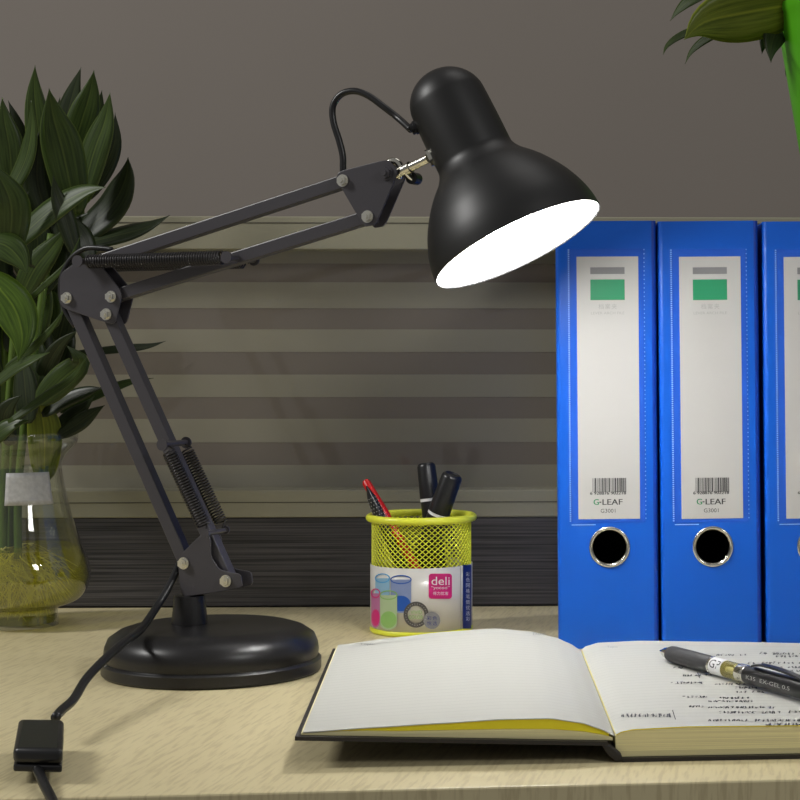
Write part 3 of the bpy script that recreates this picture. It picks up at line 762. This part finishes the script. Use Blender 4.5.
def bolt(x, y, t=.0085, big=1.0, m='nut_steel', name='nut', both=True):
    v = lp(x, y, -t)
    c = LQ(v, -t+.0004); mb = MB(); 
    f = -ebk
    # washer, hex nut, stud
    mb.cyl(c, c+f*.0008, .0042*big, m if m == 'nut_steel' else m, 24)
    mb.cyl(c+f*.0008, c+f*.0034, .0034*big, m, 6); mb.cyl(c+f*.0034, c+f*.0046, .0016*big, m, 12)
    if both:
        c2 = LQ(v, t-.0004); mb.cyl(c2, c2-f*.0008, .0040*big, m, 24); mb.cyl(c2-f*.0008, c2-f*.003, .0034*big, m, 6)
    mb.build(name, lamp)
for x, y in ((183.5, 563.3), (225.7, 581), (66.8, 298), (111, 296.7), (106.2, 314.3), (342.6, 180.6), (367.4, 216.6)): bolt(x, y)
# black screw at the head joint
bolt(386, 173.2, .0085, 1.15, 'black_arm', 'head_screw')
# springs and their pins
def pin(x, y, t=.0185, r=.0022):
    v = lp(x, y, -t*.8); mb = MB(); mb.cyl(LQ(v, -t), LQ(v, t), r, 'black_arm', 16); mb.cyl(LQ(v, -t-.0012), LQ(v, -t), r*1.9, 'black_arm', 20); mb.cyl(LQ(v, t), LQ(v, t+.0012), r*1.9, 'black_arm', 20)
    mb.build('spring_pin', lamp, smooth=50); return v
def spring(v0, v1, t, pitch=.0020, rc=.0045, hook=.006):
    a = LQ(v0, t); b = LQ(v1, t); d = (b-a); Ln = d.length; d.normalize(); up = d.cross(ebk).normalized(); w = d.cross(up)
    a2 = a+d*hook; b2 = b-d*hook; n = int((Ln-2*hook)/pitch); pts = [a-up*.002, a+up*.001+d*.0015]
    for i in range(n*9+1):
        th = 2*math.pi*i/9; pts.append(a2+d*((Ln-2*hook)*i/(n*9))+(up*math.cos(th)+w*math.sin(th))*rc)
    pts += [b-up*.001-d*.0015, b+up*.002]
    mb = MB(); mb.tube(pts, .0007, 'spring_steel', 5); mb.build('spring', lamp, smooth=180)
v0 = pin(81, 261.5); v1 = pin(229.5, 257.5)
for t in (-.0142, .0142): spring(v0+Vector((0, -t*.04-.0008)), v1+Vector((0, -t*.05-.0008)), t)
v0 = pin(165, 444.5, .015); v1 = pin(208, 533, .013, .0016)
for t in (-.0115, .0115): spring(v0, v1, t)
# lamp head joint
hA = LQ(lp(388, 178, 0), 0)
O = LQ(lp(518, 244, 0), 0)
nrm = Vector((.440, -.165, -.880)).normalized(); up = -nrm
kx = O.y/F
PR = [(0, 91.5), (12, 90.2), (25, 87), (40, 81), (52, 74.5), (66, 65), (76, 56.5), (84, 48.5), (91, 43.5), (97, 41), (104, 40.6), (130, 40.6), (160, 40.0)]
PR += [(160+37*math.sin(R(a_)), 40.0*math.cos(R(a_))) for a_ in (15, 30, 45, 58, 70, 80, 86)]+[(197, 0)]
PR = [(a_*kx*1.015, r_*kx*.995) for a_, r_ in PR]
def smoothprof(P_, k=4):
    q = catmull([Vector((a_, r_, 0)) for a_, r_ in P_], k); return [(v.x, max(v.y, 0)) for v in q]
out = smoothprof(PR)
mb = MB(); mb.lathe(O, O+up, out, 'black_shade', 128)
mb.lathe(O, O+up, [(0, 91.5*kx*.995), (-.0008, 91.0*kx*.995), (-.0008, 90.2*kx*.995), (.0002, 89.8*kx*.995)], 'black_shade', 128)
shade = mb.build('lamp_shade', lamp, smooth=60)
inn = [(.0001, 90.3*kx*.995)]+[(a_, max(r_-.0014, 0)) for a_, r_ in out if   .002 < a_ < 138*kx]
mb = MB(); mb.lathe(O, O+up, inn, 'white_enamel', 96, ); prop(mb.build('shade_lining', lamp, smooth=180), 'white enamel inside of the shade')
mb = MB(); bc = O+up*.011; rb = .0175
mb.lathe(bc, bc+up, [(-rb*math.cos(R(a_)), rb*math.sin(R(a_))) for a_ in range(0, 150, 10)]+[(.03, .014), (.05, .013)], 'bulb', 32); prop(mb.build('light_bulb', lamp, smooth=180), 'glowing white bulb')
mb = MB(); mb.cyl(bc+up*.0505, bc+up*.090, .015, 'white_enamel', 24); mb.build('bulb_socket', lamp, smooth=50)
# stem
left = (nrm.cross(Vector((0, 1, 0)))); wx = Vector((-1, 0, 0)); left = wx-nrm*wx.dot(nrm); left.normalize()
att = O+up*(120*kx)+left*(40.4*kx)
mb = MB(); sd_ = (att-hA).normalized()
mb.cyl(hA, att-sd_*.002, .0031, 'chrome', 24); mb.lathe(hA, att, [(.016, .0031), (.016, .0040), (.020, .0040), (.020, .0031)], 'chrome', 24); prop(mb.build('stem', lamp, smooth=40), 'silver metal stem holding the shade')
mb = MB(); dd = (O+up*(120*kx)-att).normalized(); mb.cyl(att-dd*.0018-up*.0, att+dd*.001, .0062, 'chrome', 24); mb.build('stem_washer', lamp, smooth=40)
mb = MB(); cc = LQ(lp(393, 170, 0), 0)
ang = [cc+(es_*math.cos(R(a_))+Vector((0, 0, 1))*math.sin(R(a_)))*.0058 for a_ in range(150, -60, -12)]
mb.tube(ang, .0028, 'chrome', 10); mb.build('clevis', lamp, smooth=180)
mb = MB(); wk = LQ(lp(409.5, 177.5, 0), 0); mb.cyl(wk+ebk*.003-sd_*0, wk+ebk*.012, .0042, 'black_rubber', 20); mb.cyl(wk-ebk*.003+Vector((-.003, 0, .005)), wk+ebk*.004, .0022, 'chrome', 12); mb.build('wing_knob', lamp, smooth=50)
# cords
gm = O+up*(155*kx)+left*(39.8*kx)
mb = MB(); gax = left; mb.lathe(gm-gax*.002, gm+gax, [(0, .0048), (.0035, .0048), (.0037, .0040), (.0058, .0040), (.0060, .003), (.0060, 0)], 'black_rubber', 24); mb.build('grommet', lamp, smooth=50)
pts = [LQ(lp(x, y, 0), 0) for x, y in ((300, 197), (328, 186), (341.5, 177), (343, 165), (342.5, 154), (339, 140), (333.5, 122), (333, 106), (341, 94.5), (354, 91), (368, 95.5), (384, 107), (398, 118))]+[gm+gax*.004]
mb = MB(); mb.tube(pts, .0023, 'black_rubber', 12, smooth=6); mb.build('shade_cord', lamp, smooth=180)
pts = [LQ(lp(x, y, -.0), -.0) for x, y in ((112, 249.5), (98, 248), (84, 249), (70, 260), (61.5, 278), (61, 296), (66, 312), (75, 326))]
mb = MB(); mb.tube(pts, .0019, 'black_rubber', 12, smooth=6); mb.build('elbow_cord', lamp, smooth=180)
cp = [(55.5, 717.5, 1.046), (62, 710, 1.062), (73.5, 699.5, 1.085), (85.5, 680, 1.12), (102, 662, 1.155), (120, 645.5, 1.195), (141, 629, 1.24), (156, 608, 1.27), (168, 588.5, 1.285), (178, 567.5, 1.30), (184, 552, 1.315), (176, 540, 1.318)]
mb = MB(); mb.tube([un(*c) for c in cp], .0028, 'black_rubber', 12, smooth=6); mb.build('power_cord', lamp, smooth=180)
mb = MB()
cp = [(33, 758, .972), (38, 770, .955), (44, 784, .935), (52, 800, .912), (58, 816, .885), (60, 860, .86), (58, 960, .85)]
mb.tube([un(*c) for c in cp], .0027, 'black_rubber', 12, smooth=6); mb.build('power_cord', lamp, smooth=180)
# inline switch
f0 = un(13.5, 770, .9745); f1 = un(62.5, 770.5, .978); bk = un(18.5, 719, 1.040); bk2 = un(63.5, 719.5, 1.043)
zt, zb_ = .0185, .0035
def gp_(x, y, z): Y = (H-z)*F/(y-PY); return Vector(((x-PX)/F*Y, Y, z))
tp = [gp_(13, 748, zt), gp_(62.5, 749, zt), gp_(63.5, 719, zt), gp_(18.5, 718.5, zt)]
tp[2] = gp_(64, 719, zt); 
def sw(z0, z1, gr, name):
    mb = MB(); c = sum(tp, Vector())/4
    q = [Vector((c.x+(v.x-c.x)*gr, c.y+(v.y-c.y)*gr, z0)) for v in tp]
    mb.prism(q, (0, 0, z1-z0), 'black_rubber'); return mb.build(name, lamp, bevel=.0028, seg=4, smooth=40)
mbx = sw(.0102, .0185, 1.0, 'switch_housing'); 
mb = MB(); c = sum(tp, Vector())/4; q = [Vector((c.x+(v.x-c.x)*.985, c.y+(v.y-c.y)*.99, .0062)) for v in tp]; mb.prism(q, (0, 0, .0038), 'black_rubber'); mb.build('switch_base', lamp, bevel=.0010)

# ------------------------------------------------------------ vase, water and plant
vc = Vector(((18-PX)/F*1.505, 1.505, 0))
V = lambda z: vc+Vector((0, 0, z))
vprof = [(.0, .0315), (.0005, .0322), (.004, .0320), (.0115, .0312), (.0145, .0325), (.0170, .0400), (.0205, .0478), (.0270, .0535), (.0350, .0565), (.0430, .0570), (.0540, .0545), (.0680, .0490), (.0860, .0430), (.1050, .0382), (.1220, .0350), (.1300, .0343), (.1380, .0375), (.1450, .0440), (.1500, .0468), (.1560, .0472)]
vp = smoothprof(vprof, 3)
inner = [(max(a_, .0030), max(r_-.0016, .001)) for a_, r_ in vp][::-1]
mb = MB(); mb.lathe(V(0.0003), V(1), [(0, 0)]+vp+[(.1568, .0466)]+inner+[(.0030, 0)], 'clear_glass', 72)
vase = mb.build('glass_vase', smooth=60)
# move origin to base: keep as single root with children
vase_root = empty('flower_vase', vc); vase.name = 'vase_body'; vase.parent = vase_root; vase.matrix_parent_inverse = Matrix.Translation(-vc)
prop(vase_root, 'clear bulbous glass vase with roots in water at the left edge of the desk', 'vase')
def rv(z):
    for (a, b), (c, d) in zip(vp, vp[1:]):
        if a <= z <= c: return b+(d-b)*(z-a)/(c-a+1e-9)
    return vp[-1][1]
# blank white patch following the curve of the glass
mb = MB(); vs = []; fs = []; n = 12; ac = math.atan2(-vc.y, -vc.x)
for i in range(n+1):
    for j in range(7):
        a_ = ac+R(14)+(i/n-.5)*R(58); z = .1005+(.0255)*j/6
        r_ = rv(z)+.0005; vs.append(vc+Vector((r_*math.cos(a_), r_*math.sin(a_), z)))
for i in range(n):
    for j in range(6): fs.append((i*7+j, (i+1)*7+j, (i+1)*7+j+1, i*7+j+1))
mb.add(vs, fs, 'white_patch')
prop(mb.build('white_patch', vase_root, smooth=180, solid=.0003), 'blank white patch on the glass')
wl = .0640
wp = [(.0033, 0)]+[(z, rv(z)-.0020) for z in [.0034+(wl-.0034)*k_/26 for k_ in range(27)]]+[(wl, 0)]
mb = MB(); mb.lathe(V(0), V(1), [(a_, max(r_, 0)) for a_, r_ in wp], 'water', 64); wt = mb.build('vase_water', smooth=60)
prop(wt, 'cloudy yellow green water inside the glass vase', 'water', kind='stuff')
plant = empty('leafy_plant', V(.004)); prop(plant, 'bushy dark green leafy plant rooted in water in the glass vase', 'plant')
rnd = random.Random(5)
mb = MB()
for i in range(210):
    a_ = rnd.uniform(0, 6.283); r0 = rnd.uniform(.002, .020); z0 = rnd.uniform(.036, .066); r2 = rnd.uniform(.008, .050); a2 = a_+rnd.uniform(-1.1, 1.1); z2 = rnd.uniform(.006, .050)
    r2 = min(r2, rv(z2)-.006); 
    pts = [V(z0)+Vector((r0*math.cos(a_), r0*math.sin(a_), 0)), V(z0*.6+z2*.4)+Vector(((r0*.5+r2*.55)*math.cos(a_)+rnd.uniform(-.003, .003), (r0*.5+r2*.55)*math.sin(a_), .004)), V(z2)+Vector((r2*math.cos(a2), r2*math.sin(a2), 0))]
    mb.tube(pts, lambda t: .00062*(1-t*.65), 'root', 4, smooth=4)
prop(mb.build('roots', plant, smooth=180), 'pale yellow tangled roots', kind='stuff')
for i in range(6):
    a_ = i*2.4; r_ = .004+.0022*i
    mb = MB(); b_ = V(.055)+Vector((r_*math.cos(a_)-.010, r_*math.sin(a_), 0)); t_ = V(.27+.06*math.sin(i*1.7))+Vector((min(r_*2.4, .06)*math.cos(a_), r_*1.8*math.sin(a_)*.7, 0))
    mid = V(.14)+Vector((r_*1.05*math.cos(a_)-.008, r_*1.05*math.sin(a_), 0)); mb.tube([b_, mid, t_], .0032, 'stem_green', 10, smooth=8); mb.build('stem', plant, smooth=180)

def leaf(pts, hw, m, parent, face=None, fold=.25, broad=.75, ns=16, wave=0):
    """pts: world points base -> tip"""
    P_ = catmull([Vector(p) for p in pts], max(3, ns//(len(pts)-1))); n = len(P_)
    face = Vector(face or (0, -1, .25)).normalized()
    me = bpy.data.meshes.new('leaf'); vs = []; fs = []; uvs = []
    for i, p in enumerate(P_):
        t = i/(n-1); T_ = (P_[min(i+1, n-1)]-P_[max(i-1, 0)]).normalized()
        sd = T_.cross(face)
        sd = sd.normalized() if sd.length > 1e-4 else Vector((1, 0, 0))
        nn = sd.cross(T_).normalized()
        if nn.dot(face) < 0: nn = -nn
        sn = max(0, math.sin(math.pi*(t*.97+.03)**broad)); w = hw*(sn**(.85 if t < .4 else .85+.65*(t-.4)/.6))*(1-.12*t) if t < 1 else 0
        w = max(w, hw*.09*(1-t)+.0001)
        for k_ in range(-3, 4):
            c = k_/3
            vs.append(p+sd*(w*c)+nn*(fold*w*(c*c-.3)*-1*1.0 + fold*w*.9*abs(c))+nn*(wave*math.sin(t*11+c*3)*w*.12))
            uvs.append((.5+c*.5, t))
    for i in range(n-1):
        for k_ in range(6): fs.append((i*7+k_, i*7+k_+1, (i+1)*7+k_+1, (i+1)*7+k_))
    t_ = parent
    M = Matrix.Translation(t_.location).inverted()
    me.from_pydata([tuple(M @ v) for v in vs], [], fs)
    ul = me.uv_layers.new(name='UVMap')
    for lo in me.loops: ul.data[lo.index].uv = uvs[lo.vertex_index]
    me.materials.append(MAT[m]); me.shade_smooth()
    o_ = bpy.data.objects.new('leaf', me); COL.objects.link(o_); o_.parent = parent
    d_ = o_.modifiers.new('s', 'SOLIDIFY'); d_.thickness = .0003
    return o_
Yv = 1.50
def L2w(pp, Y0, Y1):
    n = len(pp); return [un(x, y, Y0+(Y1-Y0)*i/(n-1)) for i, (x, y) in enumerate(pp[::-1])]
s_px = Yv/F
# (points tip -> base in the photograph, half width px, Y base, Y tip, material, facing)
LV = [
 ([(35,65),(35,95),(40,140),(46,190)], 13, 1.52, 1.50, 'leaf_mid', (0,-1,.3)),
 ([(49,88),(54,118),(64,155),(76,215)], 19, 1.49, 1.46, 'leaf_mid', (.2,-1,.2)),
 ([(81,67),(74,92),(66,125),(60,170)], 14, 1.54, 1.52, 'leaf_dark', (-.3,-1,.2)),
 ([(94,70),(90,95),(80,128),(66,175)], 15, 1.52, 1.50, 'leaf_mid', (.2,-1,.1)),
 ([(102,90),(99,108),(93,130),(82,170)], 9, 1.55, 1.54, 'leaf_dark', (0,-1,0)),
 ([(110,92),(106,120),(94,155),(80,205)], 16, 1.50, 1.48, 'leaf_mid', (-.3,-1,.2)),
 ([(115,112),(115,140),(104,168),(84,200)], 10, 1.54, 1.53, 'leaf_dark', (.5,-1,0)),
 ([(128,157),(126,180),(110,210),(72,242)], 19, 1.52, 1.50, 'leaf_dark', (-.2,-1,.5)),
 ([(106,187),(82,193),(48,214),(8,250)], 14, 1.47, 1.44, 'leaf_mid', (-.1,-1,.5)),
 ([(170,215),(148,227),(118,236),(66,248)], 13, 1.51, 1.50, 'leaf_dark', (0,-.8,.8)),
 ([(31,100),(32,130),(25,163),(5,200)], 11, 1.47, 1.45, 'leaf_mid', (-.5,-1,.2)),
 ([(2,97),(5,122),(10,150),(12,185)], 13, 1.49, 1.48, 'leaf_mid', (.2,-1,.2)),
 ([(8,100),(16,122),(22,150),(25,185)], 9, 1.53, 1.52, 'leaf_dark', (.4,-1,.2)),
 ([(42,125),(38,155),(38,185),(50,225)], 14, 1.50, 1.49, 'leaf_dark', (.4,-1,-.1)),
 ([(60,97),(58,115),(60,135),(62,170)], 9, 1.56, 1.56, 'leaf_dark', (0,-1,0)),
 ([(-12,160),(4,185),(12,212),(8,255)], 17, 1.46, 1.43, 'leaf_mid', (.3,-1,.4)),
 ([(53,175),(57,195),(66,220),(76,255)], 9, 1.46, 1.45, 'leaf_dark', (.5,-1,0)),
 ([(27,275),(20,260),(5,246),(-20,240)], 15, 1.45, 1.44, 'leaf_mid', (.2,-1,.6)),
 ([(18,362),(22,335),(12,305),(-14,275)], 19, 1.44, 1.42, 'leaf_bright', (.3,-1,.4)),
 ([(82,232),(68,262),(45,285),(24,304)], 3, 1.45, 1.44, 'leaf_mid', (.3,-1,.4)),
 ([(70,300),(52,328),(28,352),(5,368)], 4, 1.44, 1.43, 'leaf_mid', (.3,-1,.4)),
 ([(50,352),(34,359),(14,369),(-10,388)], 9, 1.43, 1.41, 'leaf_mid', (.0,-.8,.8)),
 ([(66,345),(80,362),(62,380),(38,402)], 14, 1.47, 1.45, 'leaf_mid', (.3,-1,.4)),
 ([(88,355),(72,378),(48,395),(8,422)], 5, 1.44, 1.42, 'leaf_mid', (.3,-.8,.6)),
 ([(37,390),(41,408),(45,436),(44,480)], 16, 1.50, 1.475, 'leaf_olive', (.1,-1,.2)),
 ([(30,420),(15,424),(2,431),(-12,445)], 9, 1.45, 1.44, 'leaf_mid', (.1,-.9,.5)),
 ([(103,388),(90,391),(68,399),(42,415)], 8, 1.48, 1.47, 'leaf_dark', (.1,-.9,.5)),
 ([(105,405),(93,413),(78,424),(58,436)], 8, 1.49, 1.48, 'leaf_dark', (.2,-.9,.3)),
 ([(166,341),(148,346),(120,349),(70,354)], 5, 1.53, 1.55, 'leaf_dark', (.1,-.8,.6)),
 ([(154,378),(130,382),(100,393),(60,412)], 6, 1.53, 1.55, 'leaf_mid', (.1,-.8,.6)),
 ([(78,330),(60,345),(45,372),(35,410)], 9, 1.50, 1.48, 'leaf_dark', (.3,-1,.2)),
 ([(100,250),(78,262),(55,290),(40,330)], 13, 1.52, 1.50, 'leaf_dark', (.2,-1,.4)),
 ([(45,255),(40,280),(38,310),(30,350)], 16, 1.51, 1.50, 'leaf_mid', (-.2,-1,.2)),
 ([(70,225),(55,245),(35,270),(20,300)], 14, 1.50, 1.48, 'leaf_mid', (.2,-1,.5)),
 ([(30,190),(22,215),(25,245),(30,280)], 16, 1.50, 1.49, 'leaf_dark', (.2,-1,.1)),
 ([(95,210),(80,225),(68,250),(50,290)], 15, 1.53, 1.52, 'leaf_dark', (.2,-1,.4)),
 ([(60,275),(66,305),(60,335),(48,375)], 14, 1.54, 1.53, 'leaf_dark', (.3,-1,.1)),
 ([(18,285),(30,310),(35,345),(35,390)], 14, 1.52, 1.50, 'leaf_dark', (-.1,-1,.2)),
 ([(48,420),(60,405),(56,395),(70,375)], 9, 1.50, 1.49, 'leaf_dark', (.1,-1,.2)),
 ([(22,395),(10,405),(4,420),(12,445)], 10, 1.48, 1.47, 'leaf_dark', (.1,-1,.2)),
 ([(95,395),(84,408),(70,418),(45,440)], 9, 1.52, 1.50, 'leaf_dark', (.1,-1,.5)),
 ([(62,205),(72,222),(84,240),(90,262)], 10, 1.49, 1.49, 'leaf_dark', (.5,-1,.3)),
]
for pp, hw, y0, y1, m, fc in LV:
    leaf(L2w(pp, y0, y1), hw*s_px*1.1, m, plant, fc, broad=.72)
rnd = random.Random(21)
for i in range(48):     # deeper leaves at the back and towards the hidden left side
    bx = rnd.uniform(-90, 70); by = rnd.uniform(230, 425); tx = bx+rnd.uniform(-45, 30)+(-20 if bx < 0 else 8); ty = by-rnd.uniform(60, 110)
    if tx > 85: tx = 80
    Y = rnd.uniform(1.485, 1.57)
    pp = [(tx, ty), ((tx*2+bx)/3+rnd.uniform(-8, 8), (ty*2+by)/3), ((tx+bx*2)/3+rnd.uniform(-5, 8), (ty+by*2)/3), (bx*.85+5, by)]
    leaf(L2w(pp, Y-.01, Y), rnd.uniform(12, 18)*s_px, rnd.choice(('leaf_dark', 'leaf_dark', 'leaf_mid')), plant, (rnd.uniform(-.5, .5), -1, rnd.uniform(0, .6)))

# ------------------------------------------------------------ potted plant on the partition
PYc = panelY(.21)+.030; pX = (857-PX)/F*PYc; zt_ = zz(216.5)+.0004; pc = Vector((pX, PYc, zt_))
pr_ = [(0, .0400), (.0015, .0412), (.17, .0700), (.182, .0722), (.184, .0735), (.190, .0742), (.191, .0730), (.1905, .0710), (.17, .0672), (.02, .0400), (.018, 0)]
pot = empty('plant_pot', pc); prop(pot, 'bright green plastic plant pot at the top right corner, on the partition', 'plant pot')
mb = MB(); mb.lathe(pc, pc+Vector((0, 0, 1)), [(0, 0)]+pr_, 'pot_green', 72); mb.build('pot_body', pot, smooth=40)
mb = MB(); mb.lathe(pc, pc+Vector((0, 0, 1)), [(.168, 0), (.168, .066)], 'soil', 40); mb.build('soil', pot)
pp2 = empty('potted_plant', pc+Vector((0, 0, .169))); prop(pp2, 'broad leaved green plant drooping over the bright green pot, top right', 'plant')
s2 = PYc/F; Yp = PYc
for pp, hw, y0, y1, m, fc in [
 ([(684,40),(704,22),(745,12),(795,4)], 31, Yp-.02, Yp-.07, 'leaf_olive', (-.1,-1,-.4)),
 ([(663,55),(668,45),(684,34),(720,20)], 5, Yp-.0, Yp-.05, 'leaf_mid', (-.3,-1,.4)),
 ([(685,64),(692,51),(708,38),(740,22)], 5, Yp-.0, Yp-.04, 'leaf_mid', (-.3,-1,.2)),
 ([(670,21),(679,10),(694,-2),(730,-20)], 7, Yp-.0, Yp-.03, 'leaf_mid', (-.3,-1,.2)),
 ([(771,63),(771,48),(776,32),(792,6)], 13, Yp-.0, Yp-.05, 'leaf_dark', (.2,-1,.1)),
 ([(762,54),(764,42),(772,28),(790,8)], 10, Yp+.02, Yp-.03, 'leaf_dark', (.2,-1,.1)),
 ([(786,77),(787,70),(790,50),(796,8)], 4, Yp+.03, Yp+.02, 'leaf_dark', (.2,-1,.1)),
 ([(735,-30),(755,-12),(775,-2),(800,8)], 20, Yp, Yp-.03, 'leaf_dark', (.0,-1,.3)),
 ([(740,12),(758,8),(778,8),(805,12)], 13, Yp+.01, Yp-.02, 'leaf_dark', (.0,-1,.3)),
 ([(800,-80),(815,-50),(830,-20),(850,20)], 22, Yp, Yp-.02, 'leaf_mid', (.0,-1,.3)),
 ([(900,-90),(890,-50),(880,-20),(870,20)], 22, Yp, Yp-.02, 'leaf_mid', (.0,-1,.3)),
 ([(960,-20),(930,-30),(900,-15),(875,20)], 22, Yp, Yp-.02, 'leaf_mid', (.0,-1,.3)),
 ([(760,-70),(785,-50),(805,-20),(835,18)], 20, Yp+.02, Yp+.03, 'leaf_dark', (.0,-1,.3))]:
    leaf(L2w(pp, y0, y1), hw*s2, m, pp2, fc, fold=.2, broad=.62)
for a_ in range(5):
    t = a_*1.256; mb = MB(); mb.tube([pc+Vector((.012*math.cos(t), .012*math.sin(t), .165)), pc+Vector((.02*math.cos(t), .02*math.sin(t), .205)), pc+Vector((.035*math.cos(t), .03*math.sin(t), .235))], .0025, 'stem_green', 8, smooth=5); mb.build('stem', pp2, smooth=180)
